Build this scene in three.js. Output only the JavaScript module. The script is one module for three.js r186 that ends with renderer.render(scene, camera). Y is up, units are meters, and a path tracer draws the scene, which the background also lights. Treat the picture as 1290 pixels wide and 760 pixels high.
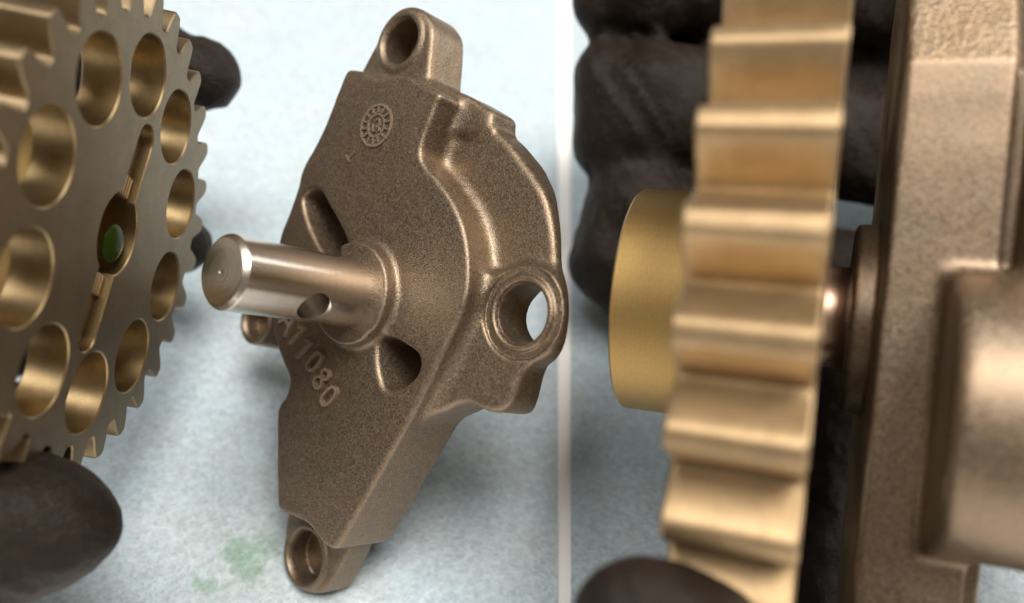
import * as THREE from 'three';
import { RectAreaLightUniformsLib } from 'three/addons/lights/RectAreaLightUniformsLib.js';
import { mergeGeometries, toCreasedNormals } from 'three/addons/utils/BufferGeometryUtils.js';
import { TextGeometry } from 'three/addons/geometries/TextGeometry.js';
import { FontLoader } from 'three/addons/loaders/FontLoader.js';
import { RoundedBoxGeometry } from 'three/addons/geometries/RoundedBoxGeometry.js';
import { Brush, Evaluator, SUBTRACTION } from 'three-bvh-csg';

// ------------------------------------------------------------------ camera, light, exposure
// Lengths below are in units of U = 0.12 mm. "Eye" vectors are relative to the camera (x right, y up, z towards it) and
// are turned into the world, where the bench is horizontal and y is up, by eyeToWorld().
const U = 0.00012, F = 1000, CX = 645, CY = 380;
const V = (x, y, z) => new THREE.Vector3(x, y, z);
const TABLE_N = V(0.055, 0.669, 0.741).normalize(), TABLE_K = 1101;          // the bench as seen from the camera
const Q = new THREE.Quaternion().setFromUnitVectors(TABLE_N, V(0, 1, 0));
const CAM = V(0, TABLE_K * U, 0);
const scene = new THREE.Scene();
const camera = new THREE.PerspectiveCamera(2 * Math.atan(CY / F) * 180 / Math.PI, 1290 / 760, 0.01, 20);
camera.position.copy(CAM); camera.quaternion.copy(Q); camera.updateMatrixWorld(true);
scene.add(camera);
camera.focus = 965 * U; camera.userData.fStop = 11;
const renderer = new THREE.WebGLRenderer({ antialias: true });
renderer.toneMapping = THREE.LinearToneMapping;
renderer.toneMappingExposure = 1.07;
renderer.shadowMap.enabled = true;
RectAreaLightUniformsLib.init();
scene.background = new THREE.Color(0.19, 0.165, 0.14);                        // the dim room round the bench
const eyeToWorld = (p) => p.clone().multiplyScalar(U).applyQuaternion(Q).add(CAM);
function areaLight(name, eyeDir, dist, w, h, color, intensity, aim = V(0, 0, -1050)) {
  const l = new THREE.RectAreaLight(color, intensity, w, h);
  const t = eyeToWorld(aim); l.position.copy(eyeDir.clone().normalize().applyQuaternion(Q).multiplyScalar(dist).add(t));
  l.lookAt(t); l.name = name; l.castShadow = true; scene.add(l); return l;
}
areaLight('ceiling_lamp', V(0.26, 0.62, 0.78), 1.8, 0.92, 0.68, new THREE.Color(1.0, 0.93, 0.84), 20);
areaLight('added_fill_left', V(-0.30, 0.58, 0.76), 2.2, 1.18, 0.85, new THREE.Color(1.0, 0.96, 0.92), 6.5);  // unseen fill, added for highlights on boss and teeth and inside the gap
areaLight('added_fill_right', V(0.98, 0.45, 0.08), 2.0, 1.27, 0.9, new THREE.Color(1.0, 0.97, 0.93), 5);  // unseen fill from the right, added to brighten the cover walls

// ------------------------------------------------------------------ helpers
function rng(seed) { let s = seed >>> 0; return () => { s = (s + 0x6D2B79F5) >>> 0; let t = s; t = Math.imul(t ^ (t >>> 15), t | 1); t ^= t + Math.imul(t ^ (t >>> 7), t | 61); return ((t ^ (t >>> 14)) >>> 0) / 4294967296; }; }
const clamp = (x, a, b) => Math.min(b, Math.max(a, x)), lerp = (a, b, t) => a + (b - a) * t, sm = (t) => t * t * (3 - 2 * t), step = (a, b, x) => sm(clamp((x - a) / (b - a), 0, 1));
function tileNoise(size, cells, seed, cellsY = cells) {                      // one octave of value noise that wraps
  const r = rng(seed), g = Float32Array.from({ length: cells * cellsY }, () => r() * 2 - 1), out = new Float32Array(size * size);
  for (let y = 0; y < size; y++) { const fy = y / size * cellsY, y0 = Math.floor(fy), ty = sm(fy - y0), ya = (y0 % cellsY) * cells, yb = ((y0 + 1) % cellsY) * cells;
    for (let x = 0; x < size; x++) { const fx = x / size * cells, x0 = Math.floor(fx), tx = sm(fx - x0), xa = x0 % cells, xb = (x0 + 1) % cells;
      out[y * size + x] = lerp(lerp(g[ya + xa], g[ya + xb], tx), lerp(g[yb + xa], g[yb + xb], tx), ty); } }
  return out;
}
function sum(size, list) { const out = new Float32Array(size * size); for (const [n, k] of list) for (let i = 0; i < out.length; i++) out[i] += n[i] * k; return out; }
function dataTex(size, fn, srgb) {
  const d = new Uint8Array(size * size * 4);
  for (let i = 0; i < size * size; i++) { const c = fn(i); d[i * 4] = clamp(c[0] * 255, 0, 255); d[i * 4 + 1] = clamp(c[1] * 255, 0, 255); d[i * 4 + 2] = clamp(c[2] * 255, 0, 255); d[i * 4 + 3] = 255; }
  const t = new THREE.DataTexture(d, size, size, THREE.RGBAFormat); t.wrapS = t.wrapT = THREE.RepeatWrapping; t.magFilter = t.minFilter = THREE.LinearFilter; if (srgb) t.colorSpace = THREE.SRGBColorSpace; t.needsUpdate = true; return t;
}
const scaled = (t, metres) => { const c = t.clone(); c.repeat.set(1 / metres, 1 / metres); c.needsUpdate = true; return c; };
// a lattice noise in space, for casting skin and glove creases
const P3 = (() => { const r = rng(77), p = Array.from({ length: 512 }, () => r() * 2 - 1); return (x, y, z) => {
  const X = Math.floor(x), Y = Math.floor(y), Z = Math.floor(z), a = sm(x - X), b = sm(y - Y), c = sm(z - Z), h = (i, j, k) => p[((i * 73856093) ^ (j * 19349663) ^ (k * 83492791)) & 511];
  return lerp(lerp(lerp(h(X, Y, Z), h(X + 1, Y, Z), a), lerp(h(X, Y + 1, Z), h(X + 1, Y + 1, Z), a), b), lerp(lerp(h(X, Y, Z + 1), h(X + 1, Y, Z + 1), a), lerp(h(X, Y + 1, Z + 1), h(X + 1, Y + 1, Z + 1), a), b), c); }; })();

function thing(name, label, category, eyePos, axes, group) {                  // a Group at the thing's base; its children are its parts
  const o = new THREE.Group(); o.name = name; o.userData = { label, category }; if (group) o.userData.group = group;
  o.position.copy(eyeToWorld(eyePos));
  const m = new THREE.Matrix4(); if (axes) m.makeBasis(...axes); o.quaternion.setFromRotationMatrix(m).premultiply(Q);
  scene.add(o); return o;
}
function part(name, geometry, material, parent, label) { const m = new THREE.Mesh(geometry, material); m.name = name; m.castShadow = m.receiveShadow = true; if (label) m.userData.label = label; parent.add(m); return m; }
const eyeAt = (px, py, d) => V((px - CX) / F * d, -(py - CY) / F * d, -d);    // a point of the place, from where it shows and how far off it is
function eyeOnPlane(px, py, n, k) { const r = V((px - CX) / F, -(py - CY) / F, -1); return r.multiplyScalar(k / n.dot(r)); }

// surface nets: the zero surface of a sampled distance field; positions in units
function surfaceNets(lo, hi, cell, fill, grad) {
  const n = lo.map((a, i) => Math.ceil((hi[i] - a) / cell) + 1), [nx, ny, nz] = n, f = new Float32Array(nx * ny * nz);
  fill(f, nx, ny, nz, (i) => lo[0] + i * cell, (j) => lo[1] + j * cell, (k) => lo[2] + k * cell);
  const at = (i, j, k) => (i * ny + j) * nz + k, id = new Int32Array(f.length).fill(-1), pos = [], idx = [];
  const cs = [[0, 0, 0], [1, 0, 0], [0, 1, 0], [1, 1, 0], [0, 0, 1], [1, 0, 1], [0, 1, 1], [1, 1, 1]], es = [[0, 1], [2, 3], [4, 5], [6, 7], [0, 2], [1, 3], [4, 6], [5, 7], [0, 4], [1, 5], [2, 6], [3, 7]];
  const off = cs.map(([a, b, c]) => at(a, b, c)), v = new Float32Array(8);
  for (let i = 0; i < nx - 1; i++) for (let j = 0; j < ny - 1; j++) for (let k = 0; k < nz - 1; k++) {
    const b = at(i, j, k); let m = 0; for (let c = 0; c < 8; c++) { v[c] = f[b + off[c]]; if (v[c] < 0) m |= 1 << c; }
    if (m === 0 || m === 255) continue;
    let x = 0, y = 0, z = 0, s = 0;
    for (const [p, q] of es) { if ((v[p] < 0) === (v[q] < 0)) continue; const t = v[p] / (v[p] - v[q]); x += lerp(cs[p][0], cs[q][0], t); y += lerp(cs[p][1], cs[q][1], t); z += lerp(cs[p][2], cs[q][2], t); s++; }
    id[b] = pos.length / 3; pos.push(lo[0] + (i + x / s) * cell, lo[1] + (j + y / s) * cell, lo[2] + (k + z / s) * cell);
  }
  const quad = (a, b, c, d, flip) => { if (a < 0 || b < 0 || c < 0 || d < 0) return; flip ? idx.push(a, c, b, a, d, c) : idx.push(a, b, c, a, c, d); };
  for (let i = 1; i < nx - 1; i++) for (let j = 1; j < ny - 1; j++) for (let k = 1; k < nz - 1; k++) {
    const b = at(i, j, k), s = f[b] < 0;
    if (s !== f[at(i + 1, j, k)] < 0) quad(id[at(i, j - 1, k - 1)], id[at(i, j, k - 1)], id[at(i, j, k)], id[at(i, j - 1, k)], !s);
    if (s !== f[at(i, j + 1, k)] < 0) quad(id[at(i - 1, j, k - 1)], id[at(i - 1, j, k)], id[at(i, j, k)], id[at(i, j, k - 1)], !s);
    if (s !== f[at(i, j, k + 1)] < 0) quad(id[at(i - 1, j - 1, k)], id[at(i, j - 1, k)], id[at(i, j, k)], id[at(i - 1, j, k)], !s);
  }
  const nor = new Float32Array(pos.length), g = V(0, 0, 0);
  for (let i = 0; i < pos.length; i += 3) { grad(pos[i], pos[i + 1], pos[i + 2], g); nor[i] = g.x; nor[i + 1] = g.y; nor[i + 2] = g.z; }
  return { pos, nor, idx };
}
function numericGrad(fn, e) { return (x, y, z, g) => g.set(fn(x + e, y, z) - fn(x - e, y, z), fn(x, y + e, z) - fn(x, y - e, z), fn(x, y, z + e) - fn(x, y, z - e)).normalize(); }
// triangles -> geometry in metres with uv in metres taken across each triangle's main axis; split(x, y, z) sorts triangles into parts
function netsToGeometries(net, split = () => 0, count = 1) {
  const bins = Array.from({ length: count }, () => ({ p: [], n: [], t: [] })), { pos, nor, idx } = net;
  for (let i = 0; i < idx.length; i += 3) {
    let cx = 0, cy = 0, cz = 0, ax = 0, ay = 0, az = 0;
    for (let c = 0; c < 3; c++) { const q = idx[i + c] * 3; cx += pos[q] / 3; cy += pos[q + 1] / 3; cz += pos[q + 2] / 3; ax += nor[q]; ay += nor[q + 1]; az += nor[q + 2]; }
    ax = Math.abs(ax); ay = Math.abs(ay); az = Math.abs(az);
    const b = bins[split(cx, cy, cz)];
    for (let c = 0; c < 3; c++) { const q = idx[i + c] * 3, x = pos[q] * U, y = pos[q + 1] * U, z = pos[q + 2] * U; b.p.push(x, y, z); b.n.push(nor[q], nor[q + 1], nor[q + 2]);
      az >= ax && az >= ay ? b.t.push(x, y) : ax >= ay ? b.t.push(z, y) : b.t.push(x, z); }
  }
  return bins.map((b) => { const g = new THREE.BufferGeometry(); g.setAttribute('position', new THREE.Float32BufferAttribute(b.p, 3)); g.setAttribute('normal', new THREE.Float32BufferAttribute(b.n, 3)); g.setAttribute('uv', new THREE.Float32BufferAttribute(b.t, 2)); return g; });
}
const smin = (a, b, k) => { const h = Math.max(k - Math.abs(a - b), 0) / k; return Math.min(a, b) - h * h * k * 0.25; };
const smax = (a, b, k) => -smin(-a, -b, k);
function chaikin(p, times = 2) { for (; times > 0; times--) { const q = []; for (let i = 0; i < p.length; i++) { const a = p[i], b = p[(i + 1) % p.length]; q.push([a[0] * .75 + b[0] * .25, a[1] * .75 + b[1] * .25], [a[0] * .25 + b[0] * .75, a[1] * .25 + b[1] * .75]); } p = q; } return p; }
function polyDist(p, x, y) { let d = 1e18, inside = false; for (let i = 0, j = p.length - 1; i < p.length; j = i++) { const ax = p[j][0], ay = p[j][1], bx = p[i][0], by = p[i][1], ex = bx - ax, ey = by - ay, wx = x - ax, wy = y - ay, t = clamp((wx * ex + wy * ey) / (ex * ex + ey * ey + 1e-12), 0, 1), dx = wx - ex * t, dy = wy - ey * t; d = Math.min(d, dx * dx + dy * dy); if ((ay > y) !== (by > y) && x < ex * (y - ay) / (by - ay) + ax) inside = !inside; } d = Math.sqrt(d); return inside ? -d : d; }
class Field2 { constructor(poly, lo, hi, s) { this.lo = lo; this.s = s; this.nx = Math.ceil((hi[0] - lo[0]) / s) + 2; this.ny = Math.ceil((hi[1] - lo[1]) / s) + 2; this.f = new Float32Array(this.nx * this.ny); for (let j = 0; j < this.ny; j++) for (let i = 0; i < this.nx; i++) this.f[j * this.nx + i] = polyDist(poly, lo[0] + i * s, lo[1] + j * s); }
  at(x, y) { const a = clamp((x - this.lo[0]) / this.s, 0, this.nx - 1.001), b = clamp((y - this.lo[1]) / this.s, 0, this.ny - 1.001), i = Math.floor(a), j = Math.floor(b), k = j * this.nx + i, f = this.f; return lerp(lerp(f[k], f[k + 1], a - i), lerp(f[k + this.nx], f[k + this.nx + 1], a - i), b - j); } }

// ------------------------------------------------------------------ materials
const N = 1024;
const castBump = (() => {                                                     // close-set rounded grains left by the mould
  const h = new Float32Array(N * N), r = rng(1);
  for (let k = 0; k < 90000; k++) { const x = r() * N, y = r() * N, a = 1.6 + 3.2 * r() * r(), top = .25 + .75 * r(), q = Math.ceil(a);
    for (let j = -q; j <= q; j++) for (let i = -q; i <= q; i++) { const d2 = (i * i + j * j) / (a * a); if (d2 > 1) continue; const at = (((y | 0) + j + N) % N) * N + (((x | 0) + i + N) % N), v = top * Math.sqrt(1 - d2) * Math.min(1, a / 3); if (v > h[at]) h[at] = v; } }
  const w = tileNoise(N, 40, 3); for (let i = 0; i < h.length; i++) h[i] += .12 * w[i]; return h; })();
const castBumpTex = dataTex(N, (i) => { const v = .1 + .78 * castBump[i]; return [v, v, v]; });
const speck = sum(N, [[tileNoise(N, 300, 11), .6], [tileNoise(N, 40, 12), .4]]), blot = sum(N, [[tileNoise(N, 14, 13), .6], [tileNoise(N, 46, 14), .4]]);
const fine = sum(N, [[tileNoise(N, 340, 15), .7], [tileNoise(N, 200, 16), .5]]);
const castColorTex = dataTex(N, (i) => { const v = 0.80 + .11 * fine[i] + .02 * blot[i]; return [v, v * (.985 - .02 * blot[i]), v * (.96 - .04 * blot[i])]; }, true);
const castRoughTex = dataTex(N, (i) => { const v = .84 + .2 * fine[i]; return [v, v, v]; });
const satinTex = dataTex(512, ((a, b) => (i) => { const v = .5 + .3 * a[i] + .2 * b[i]; return [v, v, v]; })(tileNoise(512, 256, 21), tileNoise(512, 120, 22)));
const wearTex = dataTex(512, ((a, b, c) => (i) => { const v = .9 + .035 * a[i] + .025 * b[i] + .05 * c[i]; return [v, v, v]; })(tileNoise(512, 9, 31), tileNoise(512, 30, 32), tileNoise(512, 200, 33)), true);
const lathedTex = dataTex(512, ((a, b) => (i) => { const v = .5 + .3 * a[i] + .2 * b[i]; return [v, v, v]; })(tileNoise(512, 4, 41, 220), tileNoise(512, 3, 42, 90)));   // fine rings round the shaft
const towelN = sum(N, [[tileNoise(N, 420, 51), .14], [tileNoise(N, 210, 52), .3], [tileNoise(N, 104, 53, 150), .55], [tileNoise(N, 60, 54, 92), .45], [tileNoise(N, 26, 55, 34), .1], [tileNoise(N, 8, 56), .06]]);
{ // fibres lying every way in the paper
  const r = rng(5); for (let k = 0; k < 9000; k++) { let x = r() * N, y = r() * N, a = r() * 6.28, bend = (r() - .5) * .12; const L = 10 + r() * 34, h = (r() - .35) * .5; for (let s = 0; s < L; s++) { const i = (((y | 0) + N) % N) * N + (((x | 0) + N) % N); towelN[i] += h * .5; a += bend; x += Math.cos(a); y += Math.sin(a); } }
}
const towelBumpTex = dataTex(N, (i) => { const v = .5 + .26 * towelN[i]; return [v, v, v]; });
const tb = tileNoise(N, 30, 61), tc = tileNoise(N, 90, 62), td = tileNoise(N, 7, 63);
const towelColorTex = dataTex(N, (i) => { const v = .91 + .01 * tb[i] + .02 * tc[i] + .08 * towelN[i], b = .012 * td[i] + .008 * tb[i]; return [v - b, v, v + b * .6]; }, true);
const gloveN = sum(N, [[tileNoise(N, 300, 71), .5], [tileNoise(N, 120, 72), .5], [tileNoise(N, 30, 73, 60), .5]]);
const gloveBumpTex = dataTex(N, (i) => { const v = .5 + .3 * gloveN[i]; return [v, v, v]; });
const gloveColorTex = dataTex(N, (i) => { const v = .8 + .12 * gloveN[i]; return [v, v, v]; }, true);
const rgb = (r, g, b) => new THREE.Color().setRGB(r, g, b);
const M = {
  cast: new THREE.MeshStandardMaterial({ name: 'cast_bronze', color: rgb(.43, .342, .26), metalness: .92, roughness: .56, map: scaled(castColorTex, 400 * U), roughnessMap: scaled(castRoughTex, 400 * U), bumpMap: scaled(castBumpTex, 280 * U), bumpScale: 4e-5 }),
  castCoarse: new THREE.MeshStandardMaterial({ name: 'cast_bronze_coarse', color: rgb(.50, .385, .275), metalness: .92, roughness: .55, map: scaled(castColorTex, 620 * U), roughnessMap: scaled(castRoughTex, 620 * U), bumpMap: scaled(castBumpTex, 520 * U), bumpScale: 8e-5 }),
  castFine: new THREE.MeshStandardMaterial({ name: 'cast_bronze_fine', color: rgb(.44, .345, .258), metalness: .92, roughness: .55, map: scaled(castColorTex, 420 * U), roughnessMap: scaled(castRoughTex, 420 * U), bumpMap: scaled(castBumpTex, 420 * U), bumpScale: 1.8e-5 }),
  steel: new THREE.MeshStandardMaterial({ name: 'turned_steel', color: rgb(.84, .77, .69), metalness: 1, roughness: .24, map: scaled(wearTex, .02), bumpMap: scaled(lathedTex, .02), bumpScale: 6e-6 }),
  steelEnd: new THREE.MeshStandardMaterial({ name: 'turned_steel_end', color: rgb(.84, .77, .69), metalness: 1, roughness: .24 }),
  gear: new THREE.MeshStandardMaterial({ name: 'anodised_gear_dim', color: rgb(.31, .232, .138), metalness: .95, roughness: .42, map: scaled(wearTex, .03), bumpMap: scaled(satinTex, .012), bumpScale: 4.5e-6 }),  // gear metal with the dimness of its face put into the colour
  gold: new THREE.MeshStandardMaterial({ name: 'anodised_bore_lit', color: rgb(.41, .30, .155), metalness: 1, roughness: .40, map: scaled(wearTex, .02), bumpMap: scaled(satinTex, .01), bumpScale: 4.5e-6 }),  // same gear metal, lighter tone painted in for lit hole walls
  tan: new THREE.MeshStandardMaterial({ name: 'anodised_teeth_lit', color: rgb(.51, .365, .205), metalness: .9, roughness: .47, map: scaled(wearTex, .03), bumpMap: scaled(satinTex, .012), bumpScale: 4.5e-6 }),  // same gear metal again, lightest tone painted in for lit teeth
  brass: new THREE.MeshStandardMaterial({ name: 'brass_boss', color: rgb(.56, .375, .145), metalness: 1, roughness: .40, map: scaled(wearTex, .02), bumpMap: scaled(satinTex, .018), bumpScale: 1.6e-5 }),
  towel: new THREE.MeshStandardMaterial({ name: 'paper_towel', color: rgb(.61, .73, .81), roughness: .97, metalness: 0, map: scaled(towelColorTex, 520 * U), bumpMap: scaled(towelBumpTex, 520 * U), bumpScale: 6e-4, vertexColors: true }),
  bench: new THREE.MeshStandardMaterial({ name: 'white_bench', color: rgb(.94, .94, .94), roughness: .6 }),
  glove: new THREE.MeshPhysicalMaterial({ name: 'dark_glove', color: rgb(.025, .0165, .011), specularIntensity: .4, roughness: .55, map: scaled(gloveColorTex, .05), bumpMap: scaled(gloveBumpTex, .03), bumpScale: 2.4e-4, sheen: .08, sheenColor: rgb(.3, .22, .16), sheenRoughness: .6 }),
  oil: new THREE.MeshPhysicalMaterial({ name: 'green_oil', color: rgb(.018, .032, .003), roughness: .16, ior: 1.4, specularIntensity: .18 }),
  copper: new THREE.MeshStandardMaterial({ name: 'coppery_shaft', color: rgb(.86, .60, .46), metalness: 1, roughness: .3, bumpMap: scaled(lathedTex, .02), bumpScale: 6e-6 }),
};

// ------------------------------------------------------------------ the setting: a white bench with two paper towels on it
function struct(name, geometry, material, label) { const m = new THREE.Mesh(geometry, material); m.name = name; m.receiveShadow = true; m.castShadow = true; m.userData = { kind: 'structure', label }; scene.add(m); return m; }
const onTable = (px, py) => eyeToWorld(eyeOnPlane(px, py, TABLE_N, -TABLE_K - 17));
{ const g = new THREE.PlaneGeometry(6, 6).rotateX(-Math.PI / 2); struct('ground', g, M.bench, 'white bench top, its bare strip standing in for the divider between the two views').position.y = -0.0023; }  // bare white strip stands in for the divider between the two views
// a towel: a wrinkled sheet one of whose edges runs along the line through two points of the bench
function towel(name, label, edgeA, edgeB, side, seed, stain) {
  const a = onTable(...edgeA), b = onTable(...edgeB), along = b.clone().sub(a), L = along.length(); along.normalize(); const out = V(along.z, 0, -along.x).multiplyScalar(side);
  const W = 0.36, nu = 300, nv = Math.round(300 * 1.2), g = new THREE.BufferGeometry(), p = [], t = [], c = [], idx = [];
  for (let i = 0; i <= nv; i++) for (let j = 0; j <= nu; j++) {
    const u = Math.pow(j / nu, 1.5) * W, v = Math.pow(i / nv, 1.7) * L, fray = j === 0 ? 3e-5 * P3(v * 900, seed, 0) : 0;
    const q = a.clone().addScaledVector(along, v).addScaledVector(out, u + fray), x = q.x, z = q.z;
    let y = 0.00055 * P3(x * 34 + seed, 3.1, z * 34) + 0.0006 * P3(x * 13, seed, z * 13) + 0.00016 * P3(x * 120, 7, z * 120); y += 0.00035 * Math.abs(P3(x * 55 + z * 30, 2.2, z * 40 - x * 20)); y = (y + 0.0010) * .8 * step(0, .012, u) - .0020; if (stain) y = Math.max(y, -.0001 - .0019 * (1 - step(.026, .004, Math.hypot(x - stain.foot.x, z - stain.foot.z))));
    p.push(x, y, z); t.push(x, z);
    let cr = 1, cg = 1, cb = 1;
    if (stain) { const d = q.distanceTo(stain.at) / stain.r, k = step(1.15, .35, d + .75 * P3(x * 420, 1, z * 420) + .45 * P3(x * 1500, 2, z * 1500)) * .8; cr -= .46 * k; cg -= .29 * k; cb -= .47 * k; }
    c.push(cr, cg, cb);
  }
  for (let i = 0; i < nv; i++) for (let j = 0; j < nu; j++) { const k = i * (nu + 1) + j, m = k + nu + 1; side > 0 ? idx.push(k, m, k + 1, k + 1, m, m + 1) : idx.push(k, k + 1, m, k + 1, m + 1, m); }
  g.setIndex(idx); g.setAttribute('position', new THREE.Float32BufferAttribute(p, 3)); g.setAttribute('uv', new THREE.Float32BufferAttribute(t, 2)); g.setAttribute('color', new THREE.Float32BufferAttribute(c, 3)); g.computeVertexNormals();
  const n = g.attributes.normal; if (n.getY(nu) < 0) { for (let i = 0; i < n.count; i++) n.setXYZ(i, -n.getX(i), -n.getY(i), -n.getZ(i)); const ix = g.index.array; for (let i = 0; i < ix.length; i += 3) [ix[i + 1], ix[i + 2]] = [ix[i + 2], ix[i + 1]]; }
  const o = new THREE.Mesh(g, M.towel); o.name = name; o.castShadow = o.receiveShadow = true; if (!stain) { o.material = M.towel.clone(); o.material.color.setRGB(.57, .70, .775); } o.userData = { label, category: 'paper towel', group: 'pale blue paper towels on the bench' }; scene.add(o); return o;
}
towel('paper_towel', 'pale blue paper towel with a green oil stain, under the whole pump cover', [703, 900], [703, -170], 1, 4.3, { at: onTable(303, 714), r: .0052, foot: eyeToWorld(eyeOnPlane(418, 742, TABLE_N, -TABLE_K)) });
towel('paper_towel_001', 'clean pale blue paper towel behind the gear fitted on its shaft', [719, 900], [719, -170], -1, 9.7);

// ------------------------------------------------------------------ gears
// Local axes: x, y across the face, z out of the front face. All sizes in units.
function strip(rings, closed) {                                               // quads between rings of [x, y, z]; smooth along, flat across
  const p = [], n = [], t = [], idx = [];
  for (let r = 0; r + 1 < rings.length; r++) { const A = rings[r], B = rings[r + 1], c = A.length, m = closed ? c : c - 1, base = p.length / 3; let s = 0;
    for (let i = 0; i <= m; i++) { const k = i % c, a = A[k], b = B[k], f = A[closed ? (k + 1) % c : Math.min(k + 1, c - 1)], g = A[closed ? (k - 1 + c) % c : Math.max(k - 1, 0)];
      const e = V(f[0] - g[0], f[1] - g[1], f[2] - g[2]), d = V(b[0] - a[0], b[1] - a[1], b[2] - a[2]), q = e.cross(d).normalize();
      if (i) s += Math.hypot(a[0] - A[(i - 1) % c][0], a[1] - A[(i - 1) % c][1]);
      p.push(a[0] * U, a[1] * U, a[2] * U, b[0] * U, b[1] * U, b[2] * U); n.push(q.x, q.y, q.z, q.x, q.y, q.z); t.push(s * U, a[2] * U, s * U, b[2] * U);
      if (i < m) { const k0 = base + i * 2; idx.push(k0, k0 + 2, k0 + 1, k0 + 1, k0 + 2, k0 + 3); } } }
  const g = new THREE.BufferGeometry(); g.setIndex(idx); g.setAttribute('position', new THREE.Float32BufferAttribute(p, 3)); g.setAttribute('normal', new THREE.Float32BufferAttribute(n, 3)); g.setAttribute('uv', new THREE.Float32BufferAttribute(t, 2)); return g;
}
function flat(outer, holes, z, up) {                                          // a flat face with holes
  const s = new THREE.Shape(outer.map((q) => new THREE.Vector2(q[0] * U, q[1] * U))); for (const h of holes) s.holes.push(new THREE.Path(h.map((q) => new THREE.Vector2(q[0] * U, q[1] * U))));
  const g = new THREE.ShapeGeometry(s, 1); g.translate(0, 0, z * U); if (!up) { const ix = g.index.array; for (let i = 0; i < ix.length; i += 3) [ix[i + 1], ix[i + 2]] = [ix[i + 2], ix[i + 1]]; const n = g.attributes.normal; for (let i = 0; i < n.count; i++) n.setZ(i, -1); } return g;
}
const circle = (cx, cy, r, n) => Array.from({ length: n }, (_, i) => [cx + r * Math.cos(i / n * 2 * Math.PI), cy + r * Math.sin(i / n * 2 * Math.PI)]);
const z3 = (p, z) => p.map((q) => [q[0], q[1], z]);
function inset(p, d, closed = true) { return p.map((q, i) => { const n = p.length, a = p[closed ? (i - 1 + n) % n : Math.max(i - 1, 0)], b = p[closed ? (i + 1) % n : Math.min(i + 1, n - 1)], ex = b[0] - a[0], ey = b[1] - a[1], l = Math.hypot(ex, ey) || 1; return [q[0] - ey / l * d, q[1] + ex / l * d]; }); }   // to the left of the way round
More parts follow.
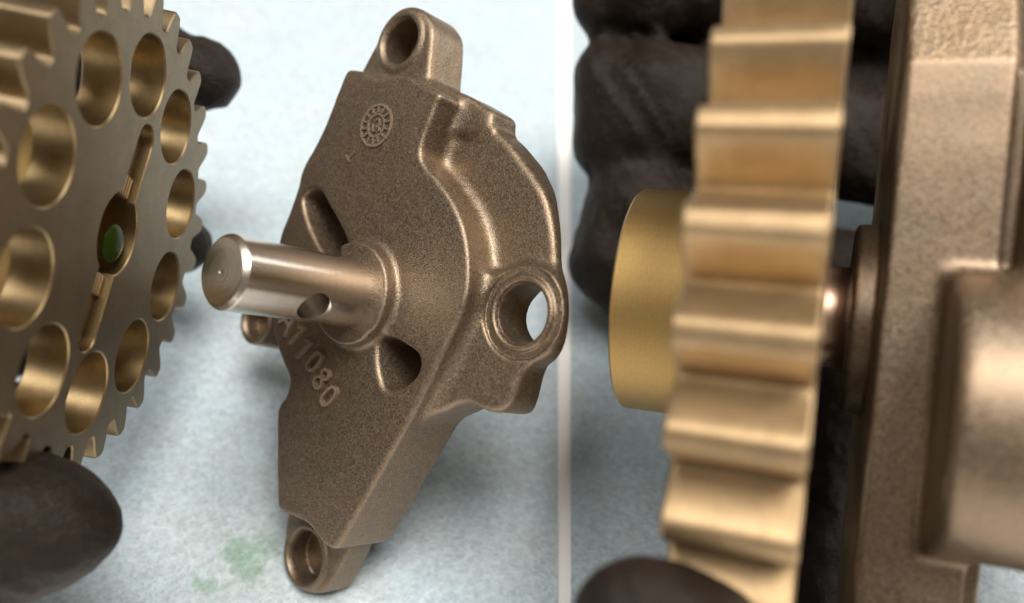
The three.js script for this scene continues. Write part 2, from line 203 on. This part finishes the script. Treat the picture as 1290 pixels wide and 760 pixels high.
function buildGear(o, R, T, teeth, phase, mats, holes, bore, slot, wave = 0, Tw = T) {
  const k = R / 272, Rb = 232 * k, Rr = wave ? R - 1.08 * wave : 238 * k, c = 1.6 * k;
  // teeth: each with its share of the root, one shape
  const half = 180 / teeth, D = Math.PI / 180, prof = [], tw = half / 6;
  const pts = [[-half, Rr], [-5.0 * tw, Rr], [-4.55 * tw, Rr + 1.2 * k], [-4.15 * tw, Rr + 4 * k], [-3.75 * tw, Rr + 9 * k], [-3.2 * tw, Rr + 17 * k], [-2.55 * tw, Rr + 25 * k], [-2.0 * tw, Rr + 30.5 * k], [-1.55 * tw, Rr + 33.2 * k], [-1.0 * tw, R], [-.3 * tw, R + .3 * k]];
  const full = wave ? Array.from({ length: 29 }, (_, i) => { const t = i / 14 - 1; return [t * half, R - wave * step(.12, 1.02, Math.abs(t)) - .08 * wave * t * t]; }) : [...pts, ...pts.slice(0).reverse().map(([a, r]) => [-a, r])];
  for (const [a, r] of full) prof.push([r * Math.cos(a * D), r * Math.sin(a * D)]);
  const innerArc = Array.from({ length: 7 }, (_, i) => { const a = (half - i / 6 * 2 * half) * D; return [Rb * Math.cos(a), Rb * Math.sin(a)]; });
  const cut = inset(prof, c, false); { const l = (i, s) => { const a = s * half * D, r = Rr - c; cut[i] = [r * Math.cos(a), r * Math.sin(a)]; }; l(0, -1); l(cut.length - 1, 1); }
  const toothGeo = mergeGeometries([flat([...cut, ...innerArc], [], 0, true), flat([...cut, ...innerArc], [], -T, false), strip([z3(cut, 0), z3(prof, -c), z3(prof, -T + c), z3(cut, -T)], false)].map((g) => g.index ? g.toNonIndexed() : g));
  const first = part('tooth', toothGeo, mats.tooth, o);
  for (let i = 0; i < teeth; i++) { const m = i ? first.clone() : first; m.name = i ? 'tooth_' + String(i).padStart(3, '0') : 'tooth'; m.rotation.z = phase + i * 2 * half * D; if (i) o.add(m); }
  // the web, pierced by holes; bore and slot share one opening in the front
  const outer = circle(0, 0, Rb, teeth * 6).map((_, i) => { const a = phase + (i / 6) * 2 * half * D; return [Rb * Math.cos(a), Rb * Math.sin(a)]; });
  const rim = 1.8 * k, front = holes.map((h) => circle(h[0], h[1], h[2] + rim, 72)), back = holes.map((h) => circle(h[0], h[1], h[2] + rim, 72));
  let open = circle(0, 0, bore, 64);
  if (slot) { // slot: {a: angle, w: half width, l1, l2, depth}
    const q = [], { a, w, l1, l2 } = slot, beta = Math.asin(w / bore), rot = ([x, y]) => [x * Math.cos(a) - y * Math.sin(a), x * Math.sin(a) + y * Math.cos(a)];
    for (let i = 0; i <= 10; i++) { const t = -Math.PI / 2 + i / 10 * Math.PI; q.push([l1 - w + w * Math.cos(t), w * Math.sin(t)]); }
    for (let i = 0; i <= 16; i++) { const t = beta + i / 16 * (Math.PI - 2 * beta); q.push([bore * Math.cos(t), bore * Math.sin(t)]); }
    for (let i = 0; i <= 10; i++) { const t = Math.PI / 2 + i / 10 * Math.PI; q.push([-(l2 - w) + w * Math.cos(t), w * Math.sin(t)]); }
    for (let i = 0; i <= 16; i++) { const t = Math.PI + beta + i / 16 * (Math.PI - 2 * beta); q.push([bore * Math.cos(t), bore * Math.sin(t)]); }
    open = q.map(rot);
    const d = slot.depth, end = (s, l) => { const e = []; for (let i = 0; i <= 10; i++) { const t = -Math.PI / 2 + i / 10 * Math.PI; e.push([l - w + w * Math.cos(t), w * Math.sin(t)]); } for (let i = 0; i <= 6; i++) { const t = beta - i / 6 * 2 * beta; e.push([bore * Math.cos(t), bore * Math.sin(t)]); } return e.map(([x, y]) => rot([s * x, s * y])); };
    part('keyway_wall', strip([z3(inset(open, -1.8), 0), z3(open, -1.8), z3(open, -d)], true), mats.hole, o); for (const [sg, l] of [[1, l1], [-1, l2]]) part('keyway_floor', flat(end(sg, l), [], -d, true), mats.slot, o);
    // worn steps where the driving pin has bitten beside the bore
    for (const s of [1, -1]) { const l = [new RoundedBoxGeometry(24 * U, w * 1.9 * U, 7 * U, 2, .6 * U)]; for (let i = 0; i < 5; i++) l.push(new RoundedBoxGeometry(23 * U, 3.6 * U, 2.4 * U, 2, 1 * U).translate(0, (i - 2) * w * .36 * U, 3.6 * U)); const g = mergeGeometries(l.map((q) => q.index ? q.toNonIndexed() : q)); g.translate(s * (bore + 10) * U, 0, (-d + 1.2) * U); g.rotateZ(a); part('wear_step', g, mats.bright, o); }
    part('bore_wall', strip([z3(circle(0, 0, bore - .2, 64), -d), z3(circle(0, 0, bore - .2, 64), -Tw)], true), mats.hole, o);
  } else part('bore_wall', strip([z3(circle(0, 0, bore + rim, 64), 0), z3(circle(0, 0, bore, 64), -rim), z3(circle(0, 0, bore, 64), -Tw)], true), mats.slot, o);
  if (Tw < T) part('rim_wall', strip([z3(outer, -Tw), z3(outer, -T)], true), mats.face, o);
  part('web', mergeGeometries([flat(outer, [...front, slot ? inset(open, -1.4) : circle(0, 0, bore + rim, 64)], 0, true), flat(outer, [...back, circle(0, 0, bore, 64)], -Tw, false)]), mats.face, o);
  holes.forEach((h, i) => part(i ? 'hole_wall_' + String(i).padStart(3, '0') : 'hole_wall', strip([z3(circle(h[0], h[1], h[2] + rim, 72), 0), z3(circle(h[0], h[1], h[2], 72), -rim), z3(circle(h[0], h[1], h[2], 72), -Tw + rim), z3(circle(h[0], h[1], h[2] + rim, 72), -Tw)], true), mats.hole, o));
}
function lathe(prof, seg = 96) { return new THREE.LatheGeometry(prof.map(([r, z]) => new THREE.Vector2(Math.max(r, 0) * U, z * U)), seg).rotateX(Math.PI / 2); }   // turned about local z
// the loose gear in the hand
const gN = V(0.98088811, -0.18289117, -0.06640286).normalize(), gY = V(0.18247352, 0.98313316, -0.01235285).normalize(), gX = gY.clone().cross(gN), gC = eyeAt(149, 294.9, 883);
const gear = thing('drilled_gear', 'loose bronze gear drilled with ten round holes, held beside the shaft end', 'gear', gC, [gX, gY, gN]);
{
  const on = (px, py) => { const p = eyeOnPlane(px, py, gN, gN.dot(gC)).sub(gC); return [p.dot(gX), p.dot(gY)]; };
  const holes = []; for (let i = 0; i < 10; i++) { const a = 1.5688 - i * Math.PI / 5; holes.push([179.4 * Math.cos(a), 179.4 * Math.sin(a), 46]); }
  const s1 = on(189, 158), s2 = on(103, 443), a = Math.atan2(s1[1] - s2[1], s1[0] - s2[0]);
  
  buildGear(gear, 272, 92, 30, 7.6 * Math.PI / 180, { tooth: M.gear, face: M.gear, hole: M.gold, slot: M.gear, bright: M.tan }, holes, 48, { a, w: 20, l1: Math.hypot(...s1), l2: Math.hypot(...s2), depth: 14 }, 0, 42);
  part('boss', lathe([[50, -42], [50, -170], [52, -172], [112, -172], [115, -169], [115, -42]]), M.brass, gear);
  // oil left in the bore
  const drop = thing('oil_drop', 'glossy green oil drop lying in the bore of the loose gear', 'oil', on(151, 308).reduce((v, c, i) => v.addScaledVector([gX, gY][i], c), gC.clone()).addScaledVector(gN, -8), [gX, gY, gN]);
  const g = new THREE.SphereGeometry(1, 48, 32); const p = g.attributes.position; for (let i = 0; i < p.count; i++) { const x = p.getX(i), y = p.getY(i), z = p.getZ(i), w = 1; p.setXYZ(i, x * 25 * w * U, y * 22 * w * U, z * 6 * w * U); } g.computeVertexNormals();
  part('droplet', g, M.oil, drop);
}

// ------------------------------------------------------------------ pump cover lying on the towel
const cX = V(0.80726142, 0, 0.59019404), cY = V(0.0702522, 0.99289037, -0.09609025), cN = V(-0.58599798, 0.11903239, 0.80152209), cC = eyeAt(439.487, 369.115, 1000);
const cover = thing('pump_cover', 'cast bronze pump cover seen whole, its bare shaft pointing at the loose gear', 'pump cover', cC, [cX, cY, cN]);
const cLoc = (px, py, w) => { const p = eyeOnPlane(px, py, cN, cN.dot(cC) + w).sub(cC); return [p.dot(cX), p.dot(cY)]; };
{
  const L = (w, list, times = 2) => chaikin(list.map(([x, y]) => cLoc(x, y, w)), times);
  const BACK = -114, lo = [-330, -470, -122], hi = [400, 480, 12];
  const plateau = L(-20, [[434, 91], [438, 87], [446, 87], [458, 89], [472, 98], [487, 98], [501, 93], [512, 94], [533, 105], [551, 114], [555, 120], [549, 132], [540, 156], [531, 181], [529, 192], [531, 202], [539, 214], [549, 223], [571, 254], [585, 289], [590.5, 325], [589.5, 366], [580.5, 397], [554, 450], [527, 509], [475, 602], [426, 688], [420, 693], [413, 691], [404, 684], [396, 672], [383, 658], [366, 650], [354, 645], [348, 640], [347.6, 625], [347.6, 544], [347.6, 518], [352, 508], [360, 499], [365, 478], [357, 462], [351, 447], [342, 415], [341, 390], [344, 335], [351, 297], [362, 272], [373, 241], [379, 211], [397, 181], [415, 142], [428, 106]], 2);
  const shelf = L(-68, [[560, 118], [590, 128], [604, 140], [614, 156], [633, 170], [657, 200], [672, 222], [684, 240], [694, 270], [699, 305], [701, 340], [700, 400], [650, 430], [560, 430], [480, 300], [500, 180]]);
  const lugR = L(-50, [[585, 352], [606, 349], [627, 343], [645, 336], [668, 333], [688, 339], [700, 352], [708, 378], [707, 412], [698, 438], [682, 452], [666, 458], [657, 470], [652, 484], [644, 505], [632, 518], [617, 520], [604, 516], [592, 509], [576, 509], [552, 522], [520, 520], [520, 420], [550, 370]]);
  const lugT = L(-50, [[448, 100], [457, 83], [475, 50], [492, 20], [503, 9], [517, 6], [530, 10], [540, 21], [545, 34], [544, 55], [542, 76], [540, 100], [546, 122], [520, 150], [470, 140]]);
  const tab = L(-62, [[540, 112], [566, 112], [590, 122], [606, 130], [619, 138], [619, 148], [614, 160], [600, 172], [560, 160], [535, 140]]);
  const lugB = L(-70, [[357, 690], [358, 708], [363, 724], [373, 740], [388, 749], [402, 749], [414, 741], [424, 720], [440, 690], [450, 640], [420, 610], [370, 610], [358, 660]]);
  const slot1 = L(-20, [[380, 252], [384, 243], [392, 238], [400, 238], [406, 243], [420, 270], [436, 300], [444, 330], [420, 335], [404, 316], [394, 298], [384, 273]]), slot2 = L(-20, [[474, 438], [478, 424], [488, 423], [502, 428], [525, 444], [529, 455], [527, 468], [520, 479], [502, 492], [491, 494], [481, 488], [475, 465]]);
  const f2 = [plateau, shelf, lugR, lugT, tab, lugB, slot1, slot2].map((p) => new Field2(p, [lo[0] - 10, lo[1] - 10], [hi[0] + 10, hi[1] + 10], 2.5));
  const hR = cLoc(658.3, 394.9, -55), hT = cLoc(507.6, 53.5, -55), hB = cLoc(392.1, 699.8, -80), hL = cLoc(322, 404, -80), hL2 = cLoc(372, 412, -80);
  const len = (x, y, c) => Math.hypot(x - c[0], y - c[1]);
  const seg = (x, y, a, b) => { const ex = b[0] - a[0], ey = b[1] - a[1], t = clamp(((x - a[0]) * ex + (y - a[1]) * ey) / (ex * ex + ey * ey), 0, 1); return Math.hypot(x - a[0] - ex * t, y - a[1] - ey * t); };
  const column = (x, y) => [...f2.map((f) => f.at(x, y)), len(x, y, hR), len(x, y, hT), len(x, y, hB), len(x, y, hL), Math.hypot(x, y), seg(x, y, hL, hL2)];
  const layer = (d, w, top, r, draft) => smax(d - draft * (top - w), w - top, r);
  const lip = (r, w, r0, top) => Math.hypot(r - r0, w - top) - 4.2;           // a rounded lip round a bolt hole
  const parts = (c, w) => [
    layer(c[0], w, -20, 7, .02), layer(c[1], w, -68, 10, .03), Math.min(layer(c[2], w, -50, 10, .03)), layer(c[3], w, -50, 9, .03), layer(c[4], w, -64, 9, .03), layer(c[5], w, -70, 9, .03),
    layer(c[13] - 38, w, -80, 9, .02), layer(c[12] - 66, w, 1, 5, .03)];
  const dist = (c, w, x) => {
    const p = parts(c, w); let d = smin(p[0], p[1], 16); d = smin(d, p[2], 18); d = smin(d, p[3], 14); d = smin(d, p[4], 14); d = smin(d, p[5], 10); d = smin(d, p[6], 12); d = smin(d, p[7], 10);
    d = smax(d, -Math.max(c[8] - 53, Math.abs(w + 45) - 9.5), 4);                // spot face round the hole of the round lug
    d = smin(d, lip(c[8], w, 40, -53.5), 4); d = smin(d, lip(c[9], w, 38, -51), 6); d = smin(d, lip(c[10], w, 40, -71), 6); d = smin(d, lip(c[11], w, 33, -81), 4);
    d = smax(d, -(c[8] - 34), 5); d = smax(d, -Math.max(c[9] - 30.5, -102 - w), 6); d = smax(d, -Math.max(c[10] - 33.5, -100 - w), 6); d = smax(d, -Math.max(c[11] - 26, -104 - w), 5);
    d = smax(d, -smax(c[6] + .1 * (-20 - w), -104 - w, 14), 7); d = smax(d, -smax(c[7] + .1 * (-20 - w), -104 - w, 14), 7);
    d = smax(d, (x - 268 - (w + 80) * 1.6) / 1.89, 6);                            // the rim thins towards its outer end
    return smax(d, BACK - w, 3);
  };
  const skin = (x, y, w) => .4 * P3(x / 34, y / 34, w / 34) + .25 * P3(x / 13, y / 13, w / 13);
  const net = surfaceNets(lo, hi, 2.6, (f, nx, ny, nz, X, Y, Z) => { for (let i = 0; i < nx; i++) for (let j = 0; j < ny; j++) { const x = X(i), y = Y(j), c = column(x, y); const far = Math.min(...c.slice(0, 6), c[12] - 66, c[13] - 38); for (let k = 0; k < nz; k++) { const w = Z(k); f[(i * ny + j) * nz + k] = far > 30 ? far : dist(c, w, x) + skin(x, y, w); } } },
    numericGrad((x, y, z) => dist(column(x, y), z, x) + skin(x, y, z), 1.3));
  const kinds = ['plate', 'shelf', 'mounting_lug', 'mounting_lug_001', 'shoulder', 'mounting_lug_002', 'mounting_lug_003', 'hub'];
  const geos = netsToGeometries(net, (x, y, z) => { const p = parts(column(x, y), z); let b = 0; for (let i = 1; i < 8; i++) if (p[i] < p[b]) b = i; return b; }, 8);
  geos.forEach((g, i) => { if (g.attributes.position.count) part(kinds[i], g, M.cast, cover); });
  // the shaft, with its cross hole
  const Ls = 182.6, rs = 42.5, body = new Brush(toCreasedNormals(lathe([[0, -12], [rs, -12], [rs, Ls - 6], [rs - .8, Ls - 4.5], [rs - 4.5, Ls - .6], [rs - 5.4, Ls], [0, Ls]], 160), .3), M.steel);
  const hp = eyeAt(396, 388, 990).sub(cC), hz = hp.dot(cN), ha = (() => { let best = 0, bd = 1e9; for (let t = 0; t < 6.28; t += .002) { const q = cC.clone().addScaledVector(cN, hz0()).addScaledVector(cX, rs * Math.cos(t)).addScaledVector(cY, rs * Math.sin(t)), px = CX + F * q.x / -q.z, py = CY - F * q.y / -q.z; const nrm = cX.clone().multiplyScalar(Math.cos(t)).addScaledVector(cY, Math.sin(t)); if (nrm.dot(q) > 0) continue; const d = Math.abs(py - 391); if (d < bd) { bd = d; best = t; } } return best; })();
  function hz0() { return 62; }
  let zh = 62; { let bd = 1e9; for (let z = 10; z < 150; z += .5) { const q = cC.clone().addScaledVector(cN, z).addScaledVector(cX, rs * Math.cos(ha)).addScaledVector(cY, rs * Math.sin(ha)), d = Math.hypot(CX + F * q.x / -q.z - 396, CY - F * q.y / -q.z - 391); if (d < bd) { bd = d; zh = z; } } }
  const drill = new Brush(new THREE.CylinderGeometry(20 * U, 20 * U, 200 * U, 48), M.steelEnd); drill.rotation.z = ha - Math.PI / 2; drill.position.set(0, 0, zh * U); drill.updateMatrixWorld();
  const sinkG = new THREE.CylinderGeometry(26 * U, 18 * U, 8 * U, 48), sink = new Brush(sinkG, M.steelEnd); sink.rotation.z = ha - Math.PI / 2; sink.position.set((rs - .5) * Math.cos(ha) * U, (rs - .5) * Math.sin(ha) * U, zh * U); sink.updateMatrixWorld();
  const ev = new Evaluator(); ev.useGroups = false; body.updateMatrixWorld();
  const cutShaft = ev.evaluate(ev.evaluate(body, drill, SUBTRACTION), sink, SUBTRACTION);
  part('shaft', cutShaft.geometry, M.steel, cover);
  { // faced end: fine turning grooves and a centre mark, in relief
    const pr = [], r0 = rng(8); for (let i = 0; i <= 90; i++) { const r = (rs - 5.6) * (1 - i / 90); pr.push([r, Ls + .25 + .09 * (r0() - .5) - (r < 3.2 ? (3.2 - r) * .55 : 0) + (r > 3.2 && r < 5.5 ? .35 : 0)]); } pr.reverse();
    part('shaft_end', lathe(pr, 96), M.steelEnd, cover); }
  // raised lettering and the casting clock
  const font = await new FontLoader().loadAsync('fonts/droid/droid_sans_regular.typeface.json');
  const w0 = -20.5, seat = (g, name) => part(name, g, M.cast, cover);
  { const chars = [['A', 368, 405], ['1', 376, 421], ['1', 385, 438], ['0', 399.5, 456], ['8', 408.5, 477.5], ['0', 417.5, 499.5]];
    for (const [ch, px, py] of chars) {
      const o = cLoc(px, py, w0), a = cLoc(px + 4.6, py + 10.9, w0), b = cLoc(px + 9.5, py - 9.8, w0), ax = [a[0] - o[0], a[1] - o[1]], up = [b[0] - o[0], b[1] - o[1]], h = 2 * Math.hypot(...up), ul = Math.hypot(...up);
      const uy = [up[0] / ul, up[1] / ul], ux = [uy[1], -uy[0]]; if (ux[0] * ax[0] + ux[1] * ax[1] < 0) { ux[0] *= -1; ux[1] *= -1; }
      const g = new TextGeometry(ch, { font, size: 1, depth: .06, curveSegments: 8, bevelEnabled: true, bevelThickness: .09, bevelSize: .008, bevelSegments: 3 }); g.computeBoundingBox(); const bb = g.boundingBox; g.translate(-(bb.min.x + bb.max.x) / 2, -(bb.min.y + bb.max.y) / 2, 0);
      const k = h / (bb.max.y - bb.min.y) * 1.02; g.applyMatrix4(new THREE.Matrix4().set(ux[0] * k * U * .92, uy[0] * k * U, 0, o[0] * U, ux[1] * k * U * .92, uy[1] * k * U, 0, o[1] * U, 0, 0, 40 * U, (w0 + .4) * U, 0, 0, 0, 1));
      seat(g, 'raised_letter');
    } }
  { const o = cLoc(474.8, 158.6, w0), tor = (r, t) => new THREE.TorusGeometry(r * U, t * U, 10, 64).scale(1, 1, .8).translate(o[0] * U, o[1] * U, (w0 + 1.1) * U);
    const list = [tor(27.5, 2.6), tor(15, 2.1)];
    for (let i = 0; i < 14; i++) { const g = new RoundedBoxGeometry(9 * U, 3 * U, 5.6 * U, 2, 1.2 * U).translate(21.2 * U, 0, 0).rotateZ(i / 14 * 2 * Math.PI + .1).translate(o[0] * U, o[1] * U, (w0 + .8) * U); list.push(g); }
    const stroke = (pts, t = 2) => new THREE.TubeGeometry(new THREE.CatmullRomCurve3(pts.map(([x, y]) => V((o[0] + x) * U, (o[1] + y) * U, (w0 + 1.2) * U))), 20, t * U, 8);
    list.push(stroke([[-1, 7], [3, 8], [6, 4], [5, -1], [1, -2]]), stroke([[5, -3], [7, -9]]), stroke([[-5, 3], [-6, -5], [-2, -9]]));
    seat(mergeGeometries(list.map((g) => g.index ? g.toNonIndexed() : g)), 'casting_clock');
    const mark = (pts) => { const q = pts.map(([x, y]) => cLoc(x, y, w0)); return new THREE.TubeGeometry(new THREE.CatmullRomCurve3(q.map(([x, y]) => V(x * U, y * U, (w0 + .9) * U))), 12, 1.9 * U, 8); };
    seat(mergeGeometries([mark([[436.5, 196], [439, 200.5], [441.5, 205]]), mark([[439.5, 201], [444, 196], [449, 190]])]), 'raised_mark'); }
}

// ------------------------------------------------------------------ the fitted pair: gear edge-on, pushed up to a second cover
const fL = V(-0.927, 0.0915, -0.364).normalize(), fX = fL.clone().negate(), fY = V(0, 1, 0).addScaledVector(fX, -fX.y).normalize(), fZ = fX.clone().cross(fY), fD = 900, fC = eyeAt(1036, 398, fD);
const gear2 = thing('drilled_gear_001', 'tan bronze gear seen on its toothed edge, pushed onto the shaft of a cover', 'gear', fC, [fZ.clone().negate(), fY, fX]);
{ const R = 411, k = R / 272, holes = []; for (let i = 0; i < 10; i++) { const a = .2 + i * Math.PI / 5; holes.push([179.4 * k * Math.cos(a), 179.4 * k * Math.sin(a), 46 * k]); }
  buildGear(gear2, R, 98, 33, Math.PI + 0.03, { tooth: M.tan, face: M.gear, hole: M.gold, slot: M.gold, bright: M.tan }, holes, 64, null, 36);
  part('boss', lathe([[66, -98], [66, -212], [68, -214], [131, -214], [134, -211], [134, -98]], 128), M.brass, gear2);
}
const cover2 = thing('pump_cover_001', 'cast bronze pump cover cut off by the picture edge, its shaft carrying the tan gear', 'pump cover', fC, [fX, fY, fZ]);
{
  const x0 = 50, zs = 150, lo = [6, -540, -260], hi = [420, 470, 290];
  // outline of the plate seen along the shaft: [y, z]
  const edge = (d) => chaikin([[-520, zs - 130 - d], [-520, zs - 60 - d], [-400, zs - 12 - d], [-200, zs - d], [238, zs - d], [258, zs - 10 - d], [460, zs - 110 - d], [460, -200], [-300, -200]], 2);
  const f = [edge(0), edge(42)].map((p) => new Field2(p, [lo[1] - 10, lo[2] - 10], [hi[1] + 10, hi[2] + 10], 4));
  const slab = (d, x, a, b, r) => smax(d, Math.max(a - x, x - b), r);
  const list = (x, y, z) => { const d0 = f[0].at(y, z), d1 = f[1].at(y, z), rb = Math.hypot(y + 76, z - 130);
    return [slab(d0, x, x0, x0 + 93, 7), slab(d1, x, x0 + 60, x0 + 112, 6), slab(smax(d0 + 2, -(y + 150), 10), x, x0 + 112, x0 + 400, 8), slab(rb - 131, x, x0 + 52, x0 + 500, 16), slab(Math.hypot(y, z) - 105, x, 26, x0 + 10, 8)]; };
  const dist = (x, y, z) => { const p = list(x, y, z); return smin(smin(smin(smin(p[0], p[1], 8), p[2], 8), p[3], 14), p[4], 6) + .6 * P3(x / 40, y / 40, z / 40); };
  const net = surfaceNets(lo, hi, 4.5, (g, nx, ny, nz, X, Y, Z) => { for (let i = 0; i < nx; i++) for (let j = 0; j < ny; j++) for (let k = 0; k < nz; k++) g[(i * ny + j) * nz + k] = dist(X(i), Y(j), Z(k)); }, numericGrad(dist, 2));
  const kinds = ['plate', 'plate_recess', 'flange', 'bolt_boss', 'hub', 'rough_shoulder'];
  netsToGeometries(net, (x, y, z) => { const p = list(x, y, z); let b = 0; for (let i = 1; i < 5; i++) if (p[i] < p[b]) b = i; return b === 0 && y > 246 ? 5 : b; }, 6).forEach((g, i) => { if (g.attributes.position.count) part(kinds[i], g, i === 5 ? M.castCoarse : M.castFine, cover2); });
  part('shaft', lathe([[0, -30], [57, -30], [57, 34], [0, 34]], 96).rotateY(Math.PI / 2), M.copper, cover2);
}

// ------------------------------------------------------------------ gloved hands
// A hand is one skin round chains of tapered capsules; [eye point, radius] along each chain.
function hand(name, label, chains, cell, crease, blend = 16) {
  const base = chains[0][0][0].clone(), caps = [], lo = [1e9, 1e9, 1e9], hi = [-1e9, -1e9, -1e9];
  for (const [ci, c] of chains.entries()) for (let i = 0; i + 1 < c.length; i++) { const a = c[i][0].clone().sub(base), b = c[i + 1][0].clone().sub(base); caps.push([a.x, a.y, a.z, b.x - a.x, b.y - a.y, b.z - a.z, c[i][1], c[i + 1][1], ci]); for (const [q, r] of [[a, c[i][1]], [b, c[i + 1][1]]]) q.toArray().forEach((v, k) => { lo[k] = Math.min(lo[k], v - r - 20); hi[k] = Math.max(hi[k], v + r + 20); }); }
  const nCh = chains.length, per = new Float32Array(nCh);
  const dist = (x, y, z) => { per.fill(1e6);
    for (const [ax, ay, az, ex, ey, ez, r0, r1, ci] of caps) { const wx = x - ax, wy = y - ay, wz = z - az, t = clamp((wx * ex + wy * ey + wz * ez) / (ex * ex + ey * ey + ez * ez), 0, 1), dx = wx - ex * t, dy = wy - ey * t, dz = wz - ez * t, d = Math.sqrt(dx * dx + dy * dy + dz * dz) - lerp(r0, r1, t); per[ci] = smin(per[ci], d, 14); }
    let d = per[0]; for (let i = 1; i < nCh; i++) d = smin(d, per[i], blend);
    return d + crease * (3.4 * P3(x / 56, y / 70, z / 56) + 2.2 * Math.abs(P3(x / 40 + 5 + y / 60, y / 95 + x / 70, z / 44)) + .8 * Math.abs(P3(x / 13 + y / 50, y / 40 + x / 40, z / 17)) + .25 * P3(x / 9, y / 12, z / 9)); };
  const net = surfaceNets(lo, hi, cell, (g, nx, ny, nz, X, Y, Z) => { for (let i = 0; i < nx; i++) for (let j = 0; j < ny; j++) for (let k = 0; k < nz; k++) g[(i * ny + j) * nz + k] = dist(X(i), Y(j), Z(k)); }, numericGrad(dist, 2));
  const o = new THREE.Mesh(netsToGeometries(net)[0], M.glove); o.name = name; o.castShadow = o.receiveShadow = true; o.userData = { label, category: 'gloved hand' }; o.position.copy(eyeToWorld(base)); o.quaternion.copy(Q); scene.add(o); return o;
}
const E = eyeAt;
hand('gloved_hand', 'dark brown gloved hand gripping the loose gear, fingertips behind it and thumb below', [
  [[E(-420, 620, 1000), 150], [E(-330, 430, 1080), 150], [E(-240, 260, 1130), 120]],
  [[E(-240, 230, 1150), 85], [E(-60, 120, 1290), 78], [E(110, 75, 1300), 70], [E(205, 78, 1270), 66], [E(255, 92, 1250), 60]],       // index, its tip past the rim
  [[E(-260, 330, 1150), 85], [E(-60, 300, 1330), 74], [E(110, 300, 1330), 62], [E(228, 308, 1270), 50]],                               // middle finger
  [[E(-290, 420, 1120), 80], [E(-80, 420, 1340), 70], [E(60, 430, 1345), 58]],                                                          // ring finger
  [[E(-320, 500, 1080), 74], [E(-90, 520, 1300), 60], [E(20, 520, 1310), 50]],                                                          // little finger
  [[E(-400, 560, 1000), 110], [E(-200, 720, 860), 92], [E(-60, 690, 800), 84], [E(20, 665, 790), 78], [E(66, 660, 790), 60]],           // thumb
], 6.5, 2.4);
hand('gloved_hand_001', 'dark gloved hand behind the fitted gear and cover, thumb below the tan gear', [
  [[E(1700, 150, 1400), 170], [E(1420, 200, 1500), 170], [E(1260, 200, 1500), 130]],
  [[E(1240, 60, 1480), 100], [E(1080, -14, 1420), 94], [E(900, -16, 1400), 94], [E(790, -18, 1380), 92], [E(762, 8, 1380), 58]],        // index
  [[E(1230, 240, 1480), 96], [E(1090, 188, 1420), 96], [E(960, 140, 1420), 104], [E(805, 134, 1400), 112], [E(770, 100, 1400), 70], [E(768, 172, 1400), 70]],  // middle
  [[E(1230, 360, 1450), 90], [E(1040, 350, 1430), 90], [E(900, 300, 1430), 92], [E(800, 268, 1400), 92], [E(778, 330, 1395), 82], [E(790, 375, 1390), 50]],      // ring
  [[E(1700, 260, 1350), 150], [E(1640, 640, 1180), 130], [E(1340, 1010, 900), 110], [E(1080, 960, 760), 92], [E(920, 862, 640), 70], [E(850, 812, 600), 56], [E(796, 770, 590), 46]],
  [[E(1230, 420, 1420), 90], [E(1062, 480, 1330), 74], [E(1048, 600, 1240), 46], [E(1034, 700, 1160), 38], [E(1026, 800, 1100), 34]],      // little finger, added down the gap to darken it
  [[E(1150, 120, 1540), 110], [E(980, 90, 1560), 105], [E(838, 70, 1540), 96], [E(818, 200, 1520), 92], [E(815, 290, 1500), 84]],             // dark mass added behind to blacken the gaps between fingers
], 8, 2.6, 36);

for (const o of scene.children) o.traverse((c) => { if (c.isMesh) c.castShadow = c.receiveShadow = true; });
renderer.render(scene, camera);
